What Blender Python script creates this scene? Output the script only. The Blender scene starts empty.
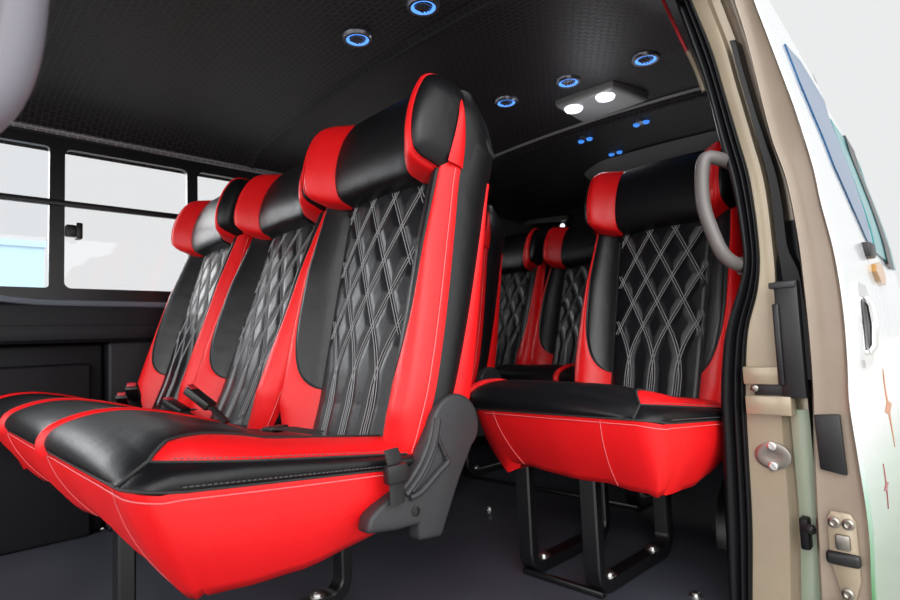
import bpy, bmesh, math, random
from mathutils import Vector, Matrix
random.seed(7)
S = bpy.context.scene
COL = S.collection
PI = math.pi

# ------------------------------------------------------------------ materials
def new_mat(name):
    m = bpy.data.materials.new(name); m.use_nodes = True
    nt = m.node_tree
    return m, nt, nt.nodes['Principled BSDF']

def simple(name, col, rough=.5, metal=0., spec=.5, coat=0., noise=0., nscale=40., bump=0., bscale=200., emit=None, estr=0.):
    m, nt, b = new_mat(name)
    b.inputs['Base Color'].default_value = (*col, 1)
    b.inputs['Roughness'].default_value = rough
    b.inputs['Metallic'].default_value = metal
    b.inputs['Specular IOR Level'].default_value = spec
    b.inputs['Coat Weight'].default_value = coat
    b.inputs['Coat Roughness'].default_value = .08
    tc = nt.nodes.new('ShaderNodeTexCoord')
    if noise > 0:
        n = nt.nodes.new('ShaderNodeTexNoise'); n.inputs['Scale'].default_value = nscale
        n.inputs['Detail'].default_value = 4
        nt.links.new(tc.outputs['Object'], n.inputs['Vector'])
        mx = nt.nodes.new('ShaderNodeMix'); mx.data_type = 'RGBA'
        mx.inputs[6].default_value = (*[c * (1 - noise) for c in col], 1)
        mx.inputs[7].default_value = (*[min(1, c * (1 + noise)) for c in col], 1)
        nt.links.new(n.outputs['Fac'], mx.inputs[0]); nt.links.new(mx.outputs[2], b.inputs['Base Color'])
    if bump > 0:
        n2 = nt.nodes.new('ShaderNodeTexNoise'); n2.inputs['Scale'].default_value = bscale
        n2.inputs['Detail'].default_value = 3
        nt.links.new(tc.outputs['Object'], n2.inputs['Vector'])
        bp = nt.nodes.new('ShaderNodeBump'); bp.inputs['Strength'].default_value = bump
        bp.inputs['Distance'].default_value = .002
        nt.links.new(n2.outputs['Fac'], bp.inputs['Height']); nt.links.new(bp.outputs[0], b.inputs['Normal'])
    if emit:
        b.inputs['Emission Color'].default_value = (*emit, 1); b.inputs['Emission Strength'].default_value = estr
    return m

def leather(name, col, rough, spec):
    """grained leather: fine voronoi grain and soft large creases in the bump"""
    m, nt, b = new_mat(name)
    b.inputs['Base Color'].default_value = (*col, 1)
    b.inputs['Roughness'].default_value = rough
    b.inputs['Specular IOR Level'].default_value = spec
    tc = nt.nodes.new('ShaderNodeTexCoord')
    v = nt.nodes.new('ShaderNodeTexVoronoi'); v.inputs['Scale'].default_value = 420
    n = nt.nodes.new('ShaderNodeTexNoise'); n.inputs['Scale'].default_value = 22; n.inputs['Detail'].default_value = 3
    a = nt.nodes.new('ShaderNodeMath'); a.operation = 'MULTIPLY_ADD'; a.inputs[1].default_value = .12
    bp = nt.nodes.new('ShaderNodeBump'); bp.inputs['Strength'].default_value = .35; bp.inputs['Distance'].default_value = .004
    for x in (v, n): nt.links.new(tc.outputs['Object'], x.inputs['Vector'])
    nt.links.new(v.outputs['Distance'], a.inputs[0]); nt.links.new(n.outputs['Fac'], a.inputs[2])
    nt.links.new(a.outputs[0], bp.inputs['Height']); nt.links.new(bp.outputs[0], b.inputs['Normal'])
    return m

def headliner_mat(name, c0, c1, sx, sy, axes=(0, 1)):
    """padded fabric embossed with small offset bricks"""
    m, nt, b = new_mat(name)
    b.inputs['Roughness'].default_value = .55
    b.inputs['Specular IOR Level'].default_value = .35
    tc = nt.nodes.new('ShaderNodeTexCoord')
    mp = nt.nodes.new('ShaderNodeMapping')
    nt.links.new(tc.outputs['Object'], mp.inputs['Vector'])
    if axes == (1, 2):
        mp.inputs['Rotation'].default_value = (PI / 2, PI / 2, 0)
    br = nt.nodes.new('ShaderNodeTexBrick')
    br.inputs['Scale'].default_value = 1
    br.inputs['Brick Width'].default_value = sx; br.inputs['Row Height'].default_value = sy
    br.inputs['Mortar Size'].default_value = .0022; br.inputs['Mortar Smooth'].default_value = .6
    br.inputs['Color1'].default_value = (*c0, 1); br.inputs['Color2'].default_value = (*c0, 1)
    br.inputs['Mortar'].default_value = (*c1, 1)
    nt.links.new(mp.outputs[0], br.inputs['Vector'])
    nt.links.new(br.outputs['Color'], b.inputs['Base Color'])
    bp = nt.nodes.new('ShaderNodeBump'); bp.inputs['Strength'].default_value = .9; bp.inputs['Distance'].default_value = .004
    bp.invert = True
    nt.links.new(br.outputs['Fac'], bp.inputs['Height']); nt.links.new(bp.outputs[0], b.inputs['Normal'])
    return m

def glass_mat(name, tint, refl=.08, haze=0., hazecol=(1, 1, 1)):
    m = bpy.data.materials.new(name); m.use_nodes = True
    nt = m.node_tree; nt.nodes.clear()
    out = nt.nodes.new('ShaderNodeOutputMaterial')
    tr = nt.nodes.new('ShaderNodeBsdfTransparent'); tr.inputs[0].default_value = (*tint, 1)
    gl = nt.nodes.new('ShaderNodeBsdfGlossy'); gl.inputs['Roughness'].default_value = .02
    mx = nt.nodes.new('ShaderNodeMixShader'); mx.inputs[0].default_value = refl
    nt.links.new(tr.outputs[0], mx.inputs[1]); nt.links.new(gl.outputs[0], mx.inputs[2])
    nt.links.new(mx.outputs[0], out.inputs[0])
    return m

def livery_mat():
    """white van paint with a printed pale green film that thickens towards the sill"""
    m, nt, b = new_mat('white_green_paint')
    b.inputs['Roughness'].default_value = .22; b.inputs['Coat Weight'].default_value = .5
    b.inputs['Coat Roughness'].default_value = .05
    tc = nt.nodes.new('ShaderNodeTexCoord'); sp = nt.nodes.new('ShaderNodeSeparateXYZ')
    nt.links.new(tc.outputs['Object'], sp.inputs[0])
    r = nt.nodes.new('ShaderNodeMapRange'); r.inputs['From Min'].default_value = -.05; r.inputs['From Max'].default_value = 1.75
    nt.links.new(sp.outputs['Z'], r.inputs['Value'])
    cr = nt.nodes.new('ShaderNodeValToRGB'); e = cr.color_ramp.elements
    e[0].position = .10; e[0].color = (.004, .05, .01, 1)
    e[1].position = .385; e[1].color = (.58, .605, .61, 1)
    k = cr.color_ramp.elements.new(.325); k.color = (.24, .37, .29, 1)
    k = cr.color_ramp.elements.new(.235); k.color = (.03, .17, .045, 1)
    nt.links.new(r.outputs[0], cr.inputs[0]); nt.links.new(cr.outputs[0], b.inputs['Base Color'])
    return m

M = {}
M['black'] = leather('black_leather', (.0048, .005, .0062), .37, .42)
M['red'] = leather('red_leather', (.82, .0075, .010), .42, .42)
M['quilt'] = leather('quilted_black_leather', (.0042, .0045, .006), .35, .42)
M['thread'] = simple('grey_thread', (.27, .27, .28), .6)
M['thread_red'] = simple('pale_thread', (.78, .16, .17), .6)
M['thread_dim'] = simple('dim_thread', (.09, .09, .095), .6)
M['thread_dark'] = simple('dark_thread', (.02, .02, .02), .7)
M['plastic'] = simple('charcoal_plastic', (.024, .024, .027), .45, bump=.15, bscale=900)
M['plastic_black'] = simple('black_plastic', (.008, .008, .009), .4)
M['steel_black'] = simple('black_painted_steel', (.006, .006, .007), .28, spec=.6)
M['steel_raw'] = simple('bare_steel', (.30, .28, .25), .35, metal=1)
M['chrome'] = simple('chrome', (.8, .8, .8), .08, metal=1)
M['bolt'] = simple('bolt_steel', (.7, .7, .68), .3, metal=1)
M['floor'] = simple('dark_vinyl_floor', (.060, .064, .080), .36, noise=.35, nscale=5, bump=.25, bscale=60)
M['head'] = headliner_mat('embossed_headliner', (.012, .0112, .0132), (.040, .038, .042), .025, .018)
M['headwall'] = headliner_mat('embossed_side_lining', (.034, .034, .035), (.12, .12, .122), .025, .018, (1, 2))
M['trimband'] = headliner_mat('woven_trim_band', (.22, .215, .235), (.50, .50, .51), .030, .012, (1, 2))
M['wallpanel'] = simple('dark_wall_panel', (.007, .0065, .009), .5, spec=.3, noise=.2, nscale=8)
M['ledge'] = simple('grey_belt_moulding', (.15, .17, .20), .3)
M['rubber'] = simple('black_rubber', (.005, .005, .0062), .34, spec=.2)
M['frame_black'] = simple('black_window_frame', (.006, .006, .008), .35)
M['beige'] = simple('champagne_paint', (.33, .27, .19), .30, metal=.25, coat=.4, noise=.26, nscale=5)
M['beige_dark'] = simple('taupe_paint', (.27, .215, .165), .33, metal=.2, coat=.3, noise=.26, nscale=6)
M['green_reflection'] = simple('green_reflection_tint', (.30, .36, .27), .35, coat=.3)  # pale green base colour stands in for the green door skin's reflection
M['livery'] = livery_mat()
M['white'] = simple('white_paint', (.58, .60, .61), .2, coat=.5)
M['pane'] = glass_mat('clear_glass', (.995, .998, 1.0), .03)
M['pane_pale'] = glass_mat('pale_glass', (.98, .992, 1.0), .03)
M['film_blue'] = simple('blue_window_film', (.018, .085, .20), .18, spec=.3)
M['film_teal'] = simple('teal_window_film', (.004, .20, .21), .18, spec=.3)
M['handle_grey'] = simple('grey_handle_plastic', (.125, .115, .11), .38)
M['handle_lilac'] = simple('pale_grey_handle_plastic', (.17, .162, .19), .4)
M['led'] = simple('blue_led', (.05, .15, .6), .2, emit=(.10, .33, 1.0), estr=1.6)
M['lens_blue'] = simple('blue_lens', (.05, .2, .6), .1, emit=(.06, .30, 1.0), estr=.9)
M['lens_white'] = simple('white_lens', (.8, .8, .85), .2, emit=(.92, .90, 1.0), estr=1.5)
M['vent_grey'] = simple('vent_metal', (.22, .23, .27), .25, metal=.7)
M['lamp_body'] = simple('lamp_housing', (.20, .20, .20), .4)
M['buckle_red'] = simple('buckle_red', (.45, .02, .03), .4)
M['webbing'] = simple('seat_belt_webbing', (.012, .012, .013), .65, bump=.4, bscale=500)
M['amber'] = simple('amber_lens', (.42, .20, .02), .2, coat=.3)
M['star_red'] = simple('star_red', (.26, .02, .035), .3)
M['star_orange'] = simple('star_orange', (.40, .13, .02), .3)
M['deco_pink'] = simple('pink_film', (.72, .55, .68), .25, coat=.4)
M['roofpaint'] = simple('roof_paint', (.8, .8, .8), .3)
M['concrete'] = simple('pale_concrete', (.42, .41, .39), .9, noise=.15, nscale=2)
M['bluewall'] = simple('pale_blue_wall', (.36, .53, .66), .8, noise=.06, nscale=.8)

# ------------------------------------------------------------------ object helpers
def tag(o, label=None, cat=None, group=None, kind=None):
    if label: o['label'] = label
    if cat: o['category'] = cat
    if group: o['group'] = group
    if kind: o['kind'] = kind
    return o

def empty(name, loc, label, cat, group=None):
    o = bpy.data.objects.new(name, None); COL.objects.link(o)
    o.location = loc; o.empty_display_size = .05
    return tag(o, label, cat, group)

def obj(name, data, parent=None, label=None):
    o = bpy.data.objects.new(name, data); COL.objects.link(o)
    if parent is not None: o.parent = parent
    if label: o['label'] = label
    return o

class MB:
    def __init__(s): s.v = []; s.f = []
    def add(s, verts, faces):
        k = len(s.v); s.v += [tuple(p) for p in verts]; s.f += [tuple(i + k for i in f) for f in faces]
        return s
    def grid(s, rows, closed=False, close_rows=False):
        nr, nc = len(rows), len(rows[0])
        vs = [p for r in rows for p in r]; fs = []
        for i in range(nr if close_rows else nr - 1):
            for j in range(nc if closed else nc - 1):
                a, b = i * nc + j, i * nc + (j + 1) % nc
                i2 = (i + 1) % nr
                fs.append((a, b, i2 * nc + (j + 1) % nc, i2 * nc + j))
        return s.add(vs, fs)
    def box(s, x0, x1, y0, y1, z0, z1):
        v = [(x, y, z) for z in (z0, z1) for y in (y0, y1) for x in (x0, x1)]
        return s.add(v, [(0, 2, 3, 1), (4, 5, 7, 6), (0, 1, 5, 4), (2, 6, 7, 3), (0, 4, 6, 2), (1, 3, 7, 5)])
    def tube(s, pts, r, n=8, cap=True, flat=None):
        pts = [Vector(p) for p in pts]
        rows = []
        up = Vector((0, 0, 1))
        prev = None
        for i, p in enumerate(pts):
            t = (pts[min(i + 1, len(pts) - 1)] - pts[max(i - 1, 0)]).normalized()
            if prev is None:
                a = t.cross(up)
                if a.length < .1: a = t.cross(Vector((0, 1, 0)))
            else:
                a = prev - t * prev.dot(t)
            a.normalize(); prev = a
            b = t.cross(a)
            rr = r(i / (len(pts) - 1)) if callable(r) else r
            fl = flat or 1
            rows.append([p + a * math.cos(2 * PI * k / n) * rr + b * math.sin(2 * PI * k / n) * rr * fl for k in range(n)])
        s.grid(rows, closed=True)
        if cap:
            k = len(s.v) - n * len(rows)
            s.f.append(tuple(range(k, k + n))[::-1]); s.f.append(tuple(range(len(s.v) - n, len(s.v))))
        return s
    def lathe(s, prof, c, axis, n=24, sx=1., sy=1.):
        """prof: (radius, height) pairs turned about axis through c"""
        ax = Vector(axis).normalized()
        a = ax.cross(Vector((0, 1, 0)) if abs(ax.y) < .9 else Vector((1, 0, 0))).normalized(); b = ax.cross(a)
        c = Vector(c)
        rows = [[c + a * (math.cos(2 * PI * k / n) * r * sx) + b * (math.sin(2 * PI * k / n) * r * sy) + ax * h for k in range(n)] for r, h in prof]
        s.grid(rows, closed=True)
        k0 = len(s.v) - n * len(rows)
        s.f.append(tuple(range(k0, k0 + n))); s.f.append(tuple(range(len(s.v) - n, len(s.v))))
        return s
    def prism(s, poly, to3, d0, d1):
        n = len(poly)
        v = [to3(p, d0) for p in poly] + [to3(p, d1) for p in poly]
        f = [tuple(range(n)), tuple(range(2 * n - 1, n - 1, -1))]
        f += [(i, i + n, (i + 1) % n + n, (i + 1) % n) for i in range(n)]
        return s.add(v, f)
    def data(s, name, mat, smooth=True, bevel=0., seg=2, angle=40, weld=1e-5):
        me = bpy.data.meshes.new(name)
        bm = bmesh.new()
        vs = [bm.verts.new(p) for p in s.v]
        for f in s.f:
            if len(set(f)) > 2:
                try: bm.faces.new([vs[i] for i in f])
                except ValueError: pass
        bmesh.ops.remove_doubles(bm, verts=bm.verts, dist=weld)
        bmesh.ops.dissolve_degenerate(bm, edges=bm.edges, dist=1e-6)
        bmesh.ops.recalc_face_normals(bm, faces=bm.faces)
        if bevel > 0:
            es = [e for e in bm.edges if len(e.link_faces) == 2 and e.calc_face_angle(0) > math.radians(30)]
            bmesh.ops.bevel(bm, geom=es, offset=bevel, segments=seg, affect='EDGES', profile=.5, clamp_overlap=True)
        for f in bm.faces: f.smooth = smooth
        if smooth:
            for e in bm.edges:
                if len(e.link_faces) == 2 and e.calc_face_angle(0) > math.radians(angle): e.smooth = False
        bm.to_mesh(me); bm.free()
        me.materials.append(mat)
        return me
    def build(s, name, mat, parent=None, label=None, **k):
        return obj(name, s.data(name, mat, **k), parent, label)

def interp(x, xs, ys):
    if x <= xs[0]: return ys[0]
    for i in range(len(xs) - 1):
        if x <= xs[i + 1]:
            t = (x - xs[i]) / (xs[i + 1] - xs[i]); return ys[i] + (ys[i + 1] - ys[i]) * t
    return ys[-1]

def smooth_interp(x, pts):
    """Catmull-Rom through (x, y) pairs sorted by x, linear past the ends"""
    n = len(pts)
    if x <= pts[0][0]:
        (a, b), (c, d) = pts[0], pts[1]; return b + (x - a) * (d - b) / (c - a)
    if x >= pts[-1][0]:
        (a, b), (c, d) = pts[-2], pts[-1]; return d + (x - c) * (d - b) / (c - a)
    for i in range(n - 1):
        if pts[i][0] <= x <= pts[i + 1][0]:
            x0, y0 = pts[i]; x1, y1 = pts[i + 1]
            m0 = (pts[i + 1][1] - pts[max(i - 1, 0)][1]) / (pts[i + 1][0] - pts[max(i - 1, 0)][0])
            m1 = (pts[min(i + 2, n - 1)][1] - pts[i][1]) / (pts[min(i + 2, n - 1)][0] - pts[i][0])
            h = x1 - x0; t = (x - x0) / h
            return (2*t**3 - 3*t*t + 1)*y0 + (t**3 - 2*t*t + t)*h*m0 + (-2*t**3 + 3*t*t)*y1 + (t**3 - t*t)*h*m1

def catmull(pts, n, closed=False):
    P = [Vector(p) for p in pts]; out = []
    m = len(P)
    for i in range(m if closed else m - 1):
        p0 = P[(i - 1) % m] if closed else P[max(i - 1, 0)]
        p1 = P[i]; p2 = P[(i + 1) % m]
        p3 = P[(i + 2) % m] if closed else P[min(i + 2, m - 1)]
        for k in range(n):
            t = k / n
            out.append(.5 * ((2*p1) + (-p0 + p2)*t + (2*p0 - 5*p1 + 4*p2 - p3)*t*t + (-p0 + 3*p1 - 3*p2 + p3)*t**3))
    if not closed: out.append(P[-1])
    return out

def patch(A, B, h, nu, vs, center, power=.8, nvec=None):
    """upholstery panel between two seam curves, puffed away from center"""
    rows = []
    e = 1e-3
    for v in vs:
        a, b = Vector(A(v)), Vector(B(v))
        da = Vector(A(min(v + e, vs[-1]))) - Vector(A(max(v - e, vs[0])))
        n = (b - a).cross(da)
        c = Vector(center(v))
        n = n.normalized() if n.length > 1e-9 else Vector((0, 0, 0))
        if n.dot((a + b) / 2 - c) < 0: n = -n
        if nvec: n = Vector(nvec).normalized()
        hh = h(v) if callable(h) else h
        rows.append([a.lerp(b, k / nu) + n * hh * math.sin(PI * k / nu) ** power for k in range(nu + 1)])
    return rows

def lin(a, b, n): return [a + (b - a) * i / n for i in range(n + 1)]

# ------------------------------------------------------------------ backrest (local: x across, y = depth with front negative, z up the back)
def c_(h): return .122 + .020 * min(1, h / .58)
def o_(h): return smooth_interp(h, [(0, .195), (.06, .222), (.14, .238), (.22, .240), (.34, .235), (.48, .224), (.58, .216), (.66, .222), (.72, .218), (.772, .192)])
H0 = .150
def w_(h):
    c = c_(h)
    if h <= H0: return c
    t = min(1, (h - H0) / .17)
    full = smooth_interp(h, [(.15, .185), (.25, .192), (.35, .199), (.48, .201), (.58, .203), (.76, .200)])
    return c + (full - c) * (1 - (1 - t) ** 2.3) ** .55
def dC(h): return .052 - .010 * max(0, 1 - h / .12)
def dW(h):
    t = max(0, min(1, (h - H0) / .17)); k = (1 - (1 - t) ** 2.3) ** .55
    return dC(h) + (.004 - dC(h)) * k
def B0(s): return lambda h: (s * c_(h), dC(h), h)
def B1(s): return lambda h: (s * w_(h), dW(h), h)
def B2(s): return lambda h: (s * o_(h), .048 + .012 * min(1, h / .7), h)
def B3(s): return lambda h: (s * (o_(h) - .004), .098 + .042 * min(1, max(0, (h - .15) / .42)), h)
def B4(s): return lambda h: (s * (o_(h) - .012), .150 - .006 * max(0, (h - .5) / .2), h)
ax_ = lambda h: (0, .07, h)
def quilt_lines():
    L = []
    ht, period, ds = .585, .142, .56
    for sgn in (1, -1):
        for s0, h0 in ((-.92, ht), (-.36, ht), (.20, ht), (.76, ht), (-.92, ht - period), (-.92, ht - 2 * period)):
            pts = []; s, h = s0, h0
            slope = ds / period
            while h > .045 and -.98 <= s <= .95:
                pts.append((sgn * s, h))
                k = 1.0 if h > .27 else max(0.0, (h - .13) / .14)
                s += slope * k * .006; h -= .006
            if len(pts) > 3: L.append(pts)
    return L
QL = quilt_lines()
def quilt_height():
    ns, nh = 92, 150
    rows = []
    segs = [(pts[i][0] * .132, pts[i][1]) for pts in QL for i in range(len(pts))]
    cell = {}
    for x, z in segs: cell.setdefault((int(x // .02), int(z // .02)), []).append((x, z))
    for j in range(nh + 1):
        h = .0 + .60 * j / nh
        r = []
        for i in range(ns + 1):
            s = -1 + 2 * i / ns
            x = s * .132
            d = .02
            cx, cz = int(x // .02), int(h // .02)
            for a in (-1, 0, 1):
                for b in (-1, 0, 1):
                    for px, pz in cell.get((cx + a, cz + b), ()):
                        d = min(d, math.hypot(px - x, pz - h))
            q = (min(d, .018) / .018) ** .55
            edge = min(1, (1 - abs(s)) / .08)
            y = dC(h) - .010 * (1 - s * s) - .0065 * q * edge ** .5
            r.append((s * c_(h), y, h))
        rows.append(r)
    return rows
def surf_center(s, h, lift):
    return Vector((s * c_(h), dC(h) - .010 * (1 - s * s) - .0030 - lift, h))

CACHE = {}
def cached(key, fn):
    if key not in CACHE: CACHE[key] = fn()
    return CACHE[key]

HEAD = catmull([(0, .055, .590), (0, .02, .580), (0, -.004, .590), (0, -.020, .632), (0, -.023, .688), (0, -.014, .742), (0, .006, .784), (0, .035, .795), (0, .062, .780), (0, .072, .69)], 4, closed=True)
HWID = .2240
def head_slice(x0, x1, n):
    rows = []
    cy, cz = .012, .685
    for k in range(n + 1):
        x = x0 + (x1 - x0) * k / n
        ax = min(abs(x), HWID)
        f = max(0, 1 - (ax / HWID) ** 9) ** (1 / 3.2)
        for xb in (.126, .194):
            f *= 1 - .06 * math.exp(-((ax - xb) / .0035) ** 2)
        t = max(0, min(1, (ax - .116) / .082)); wing = .052 * t * t * (3 - 2 * t)
        row = []
        for p in HEAD:
            wgt = max(0, min(1, (.058 - p.y) / .062))
            y = cy + (p.y - cy) * f; z = cz + (p.z - cz) * f
            row.append((x, y - wing * (wgt * f + .35 * (1 - f)), z - .010 * (ax / .23) ** 2))
        rows.append(row)
    return rows
def head_point(x, i):
    r = head_slice(x, x + 1e-4, 1)[0]
    return r[i % len(r)]

def make_shell():
    m = MB()
    vs = lin(0, .66, 44)
    top = lin(.60, .745, 12)
    for s in (1, -1):
        m.grid(patch(B2(s), B3(s), .006, 6, lin(0, .66, 44), ax_))
    m.grid(patch(B4(1), B4(-1), .02, 14, lin(0, .66, 30), ax_, .5))
    # side above and domed top edge: a rim that runs from the strip back over to the rear
    def rim(s):
        return [(s * .194, .008, .766), (s * .196, .030, .772), (s * .199, .060, .768), (s * .205, .090, .748), (s * .210, .118, .712), (s * .213, .138, .676), (s * (o_(.66) - .012), .1453, .66)]
    ra, rb = rim(1), rim(-1)
    rows = []
    for a, b in zip(ra, rb):
        a, b = Vector(a), Vector(b)
        rows.append([a.lerp(b, k / 16) + Vector((0, .006, .016)) * math.sin(PI * k / 16) ** .45 for k in range(17)])
    m.grid(rows)
    # side cheeks above h = .60 between strip and rear
    for s in (1, -1):
        rr = []
        R = rim(s)
        for v in lin(0, 1, 10):
            h = .655 + .112 * v
            row = []
            for k, p in enumerate(R):
                base = Vector(((s * (o_(.655) - .002 * k)), p[1], .655))
                q = base.lerp(Vector(p), v)
                q.x += s * .010 * math.sin(PI * v) ** .8
                row.append(q)
            rr.append(row)
        m.grid(rr)
    # bottom closure
    m.grid([[(x, d, .0) for x in (-.195, 0, .195)] for d in (.055, .15)])
    m.box(-.198, .198, .062, .130, .03, .70)
    # front face behind the headrest
    m.grid([[(x, .045, h) for x in lin(-.2, .2, 4)] for h in (.56, .745)])
    return m.data('backrest', M['black'], angle=60)

def uw_(h):
    if h <= H0: return 0.
    t = min(1, (h - H0) / .18)
    return (.43 + .12 * max(0, min(1, (h - .22) / .33))) * (1 - (1 - t) ** 2.2) ** .55
def bolster_pt(s, u, h):
    """one padded surface from the centre panel seam over the crest to the side seam"""
    a, b = Vector(B0(s)(h)), Vector(B2(s)(h))
    amp = .055 * (.45 + .55 * min(1, h / .11)) * (1 - .25 * max(0, min(1, (h - .42) / .18)))
    uw = uw_(h)
    g = .0035 * math.exp(-((u - uw) / .035) ** 2) * min(1, uw / .1)
    return a.lerp(b, u) + Vector((s * .38, -1, 0)) * (amp * max(0, math.sin(PI * u ** .92)) ** .72 - g)
def make_bolster(s):
    vs = sorted(set([round(x, 4) for x in lin(0, .612, 50) + lin(H0, H0 + .05, 24)]))
    return MB().grid([[bolster_pt(s, uw_(h) + (1 - uw_(h)) * k / 22, h) for k in range(23)] for h in vs]).data('bolster', M['red'])
def make_wing(s):
    vs = [H0 + (.66 - H0) * (i / 56) ** 1.9 for i in range(57)]
    return MB().grid([[bolster_pt(s, uw_(h) * k / 14, h) for k in range(15)] for h in vs]).data('wing_panel', M['black'])
def make_wedge(s):
    m = MB()
    m.grid(patch(B3(s), B4(s), .005, 6, lin(0, .60, 40), ax_))
    return m.data('rear_wedge', M['red'])
def make_strip(s):
    # thin red strip that carries the bolster seam up the side of the headrest
    m = MB()
    def A(h): return (s * (o_(h) - .003 + .006), .020 + .010 * max(0, (h - .6) / .165), h)
    def B(h):
        t = max(0, min(1, (h - .60) / .165)); return (s * (o_(h) + .003), .060 - .030 * t ** 1.2, h)
    m.grid(patch(A, B, .004, 6, lin(.595, .764, 24), ax_))
    return m.data('side_strip', M['red'])
def make_cheek(s):
    # black side of the shell between the red strip and the rear, up to the top
    m = MB()
    def A(h):
        t = max(0, min(1, (h - .60) / .165)); return (s * (o_(h) + .001), .060 - .032 * t ** 1.2, h)
    def B(h): return (s * (o_(min(h, .70)) - .008), smooth_interp(h, [(.59, .148), (.67, .143), (.72, .116), (.768, .058)]), h)
    m.grid(patch(A, B, .006, 8, lin(.59, .764, 20), ax_))
    def F(h): return (s * (o_(h) - .02), -.01, h)
    def G(h): return (s * (o_(h) + .001), .014 + .012 * max(0, (h - .6) / .165), h)
    m.grid(patch(F, G, .002, 4, lin(.63, .764, 12), ax_))
    return m.data('side_cheek', M['black'])
def make_threads():
    m = MB()
    for pts in QL:
        for off in (-.0036, .0036):
            line = []
            for s, h in pts[::2]:
                if h > .588: continue
                ss = s + off / .132
                if abs(ss) > .965: continue
                line.append(surf_center(ss, h, .0012))
            if len(line) > 2: m.tube(line, .0011, 4)
    return m.data('quilt_stitching', M['thread'])
def make_seams(s):
    m = MB()
    if True:
        pts = []
        for h in lin(.02, .59, 40):
            a = Vector(B2(s)(h)); q = bolster_pt(s, .93, h); pts.append((q.x + s * .0012, q.y - .0008, q.z))
        m.tube(pts, .0010, 4)
    return m.data('seam_thread', M['thread_red'])
def make_panel_piping(s, q):
    m = MB()
    if q == 0: m.tube([Vector(B0(s)(h)) + Vector((0, -.001, 0)) for h in lin(.01, .59, 40)], .0022, 6)
    else: m.tube([bolster_pt(s, uw_(h), h) for h in [H0 + (.60 - H0) * (i / 40) ** 1.6 for i in range(41)]], .0022, 6)
    return m.data('seam_piping', M['thread_dark'])

TILT = math.radians(-13)
def make_back(parent, xc, label=None, extra=0., dy=0., dz=0.):
    b = obj('backrest', cached('shell', make_shell), parent, label)
    b.location = (xc, .600 - dy, .380 + dz); b.rotation_euler = (TILT - math.radians(extra), 0, 0)
    obj('quilted_panel', cached('quilt', lambda: MB().grid(quilt_height()).data('quilted_panel', M['quilt'], angle=180)), b, 'black quilted leather centre panel')
    obj('quilt_stitching', cached('thr', make_threads), b, 'grey double diamond stitching')
    for s in (1, -1):
        obj('bolster', cached(('bol', s), lambda: make_bolster(s)), b, 'red leather side bolster')
        obj('wing_panel', cached(('wing', s), lambda: make_wing(s)), b, 'plain black leather wing panel')
        obj('rear_wedge', cached(('wedge', s), lambda: make_wedge(s)), b, 'red wedge on the side of the backrest')
        obj('side_strip', cached(('strip', s), lambda: make_strip(s)), b, 'thin red strip beside the headrest')
        obj('side_cheek', cached(('cheek', s), lambda: make_cheek(s)), b)
        obj('headrest_band', cached(('band', s), lambda: MB().grid(head_slice(s * .126, s * .194, 16), closed=True).data('headrest_band', M['red'], angle=80)), b, 'red band on the headrest end')
        obj('headrest_cap', cached(('cap', s), lambda: MB().grid(head_slice(s * .194, s * HWID, 30), closed=True).data('headrest_cap', M['black'], angle=80)), b)
    obj('headrest', cached('head', lambda: MB().grid(head_slice(-.126, .126, 32), closed=True).data('headrest', M['black'], angle=80)), b, 'smooth black leather headrest')
    def piping(s):
        m = MB()
        if True:
            r = head_slice(s * .1955, s * .1956, 1)[0]
            m.tube([Vector(p) + Vector((0, (p[1] - .012) * .03, (p[2] - .672) * .02)) for p in r[2:32]], .0018, 5)
        return m.data('headrest_piping', M['red'])
    for s in (1, -1):
        obj('headrest_piping', cached(('hpip', s), lambda: piping(s)), b, 'thin red piping')
        obj('seam_thread', cached(('seam', s), lambda: make_seams(s)), b)
        for q in (0, 1): obj('seam_piping', cached(('spip', s, q), lambda: make_panel_piping(s, q)), b)
    return b

# ------------------------------------------------------------------ cushion (local: near end at x = 0, seats run towards -x, front towards -y)
PROF = catmull([(0, .200, .442), (0, .194, .458), (0, .204, .476), (0, .232, .489), (0, .275, .497), (0, .335, .494), (0, .42, .474), (0, .52, .440), (0, .60, .404), (0, .66, .38)], 5)
def e0z(y): return .442 - .006 * max(0, min(1, (y - .2) / .06)) - .095 * (y - .2)
def e1z(y): return .466 - .128 * (y - .234)
C0, C1 = Vector((-.042, .199, .442)), Vector((-.046, .236, .465))
def near_edge():
    N = []
    front = [p for p in PROF if p.y <= .240]
    nf = len(front)
    for i, p in enumerate(PROF):
        if i < nf:
            t = i / (nf - 1)
            q = C0.lerp(C1, t)
            N.append(q)
        else:
            y = p.y
            x = smooth_interp(y, [(.234, -.046), (.27, -.070), (.33, -.094), (.42, -.110), (.52, -.116), (.66, -.118)])
            N.append(Vector((x, y, max(min(p.z - .011, .466 + .62 * (y - .234)), e1z(y) + .020 * max(0, min(1, (y - .236) / .1))))))
    return N, nf
NEAR, NF = near_edge()
PITCH = .48
def prof_at(x, dz=0): return [Vector((x, p.y, p.z + dz)) for p in PROF]

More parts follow.
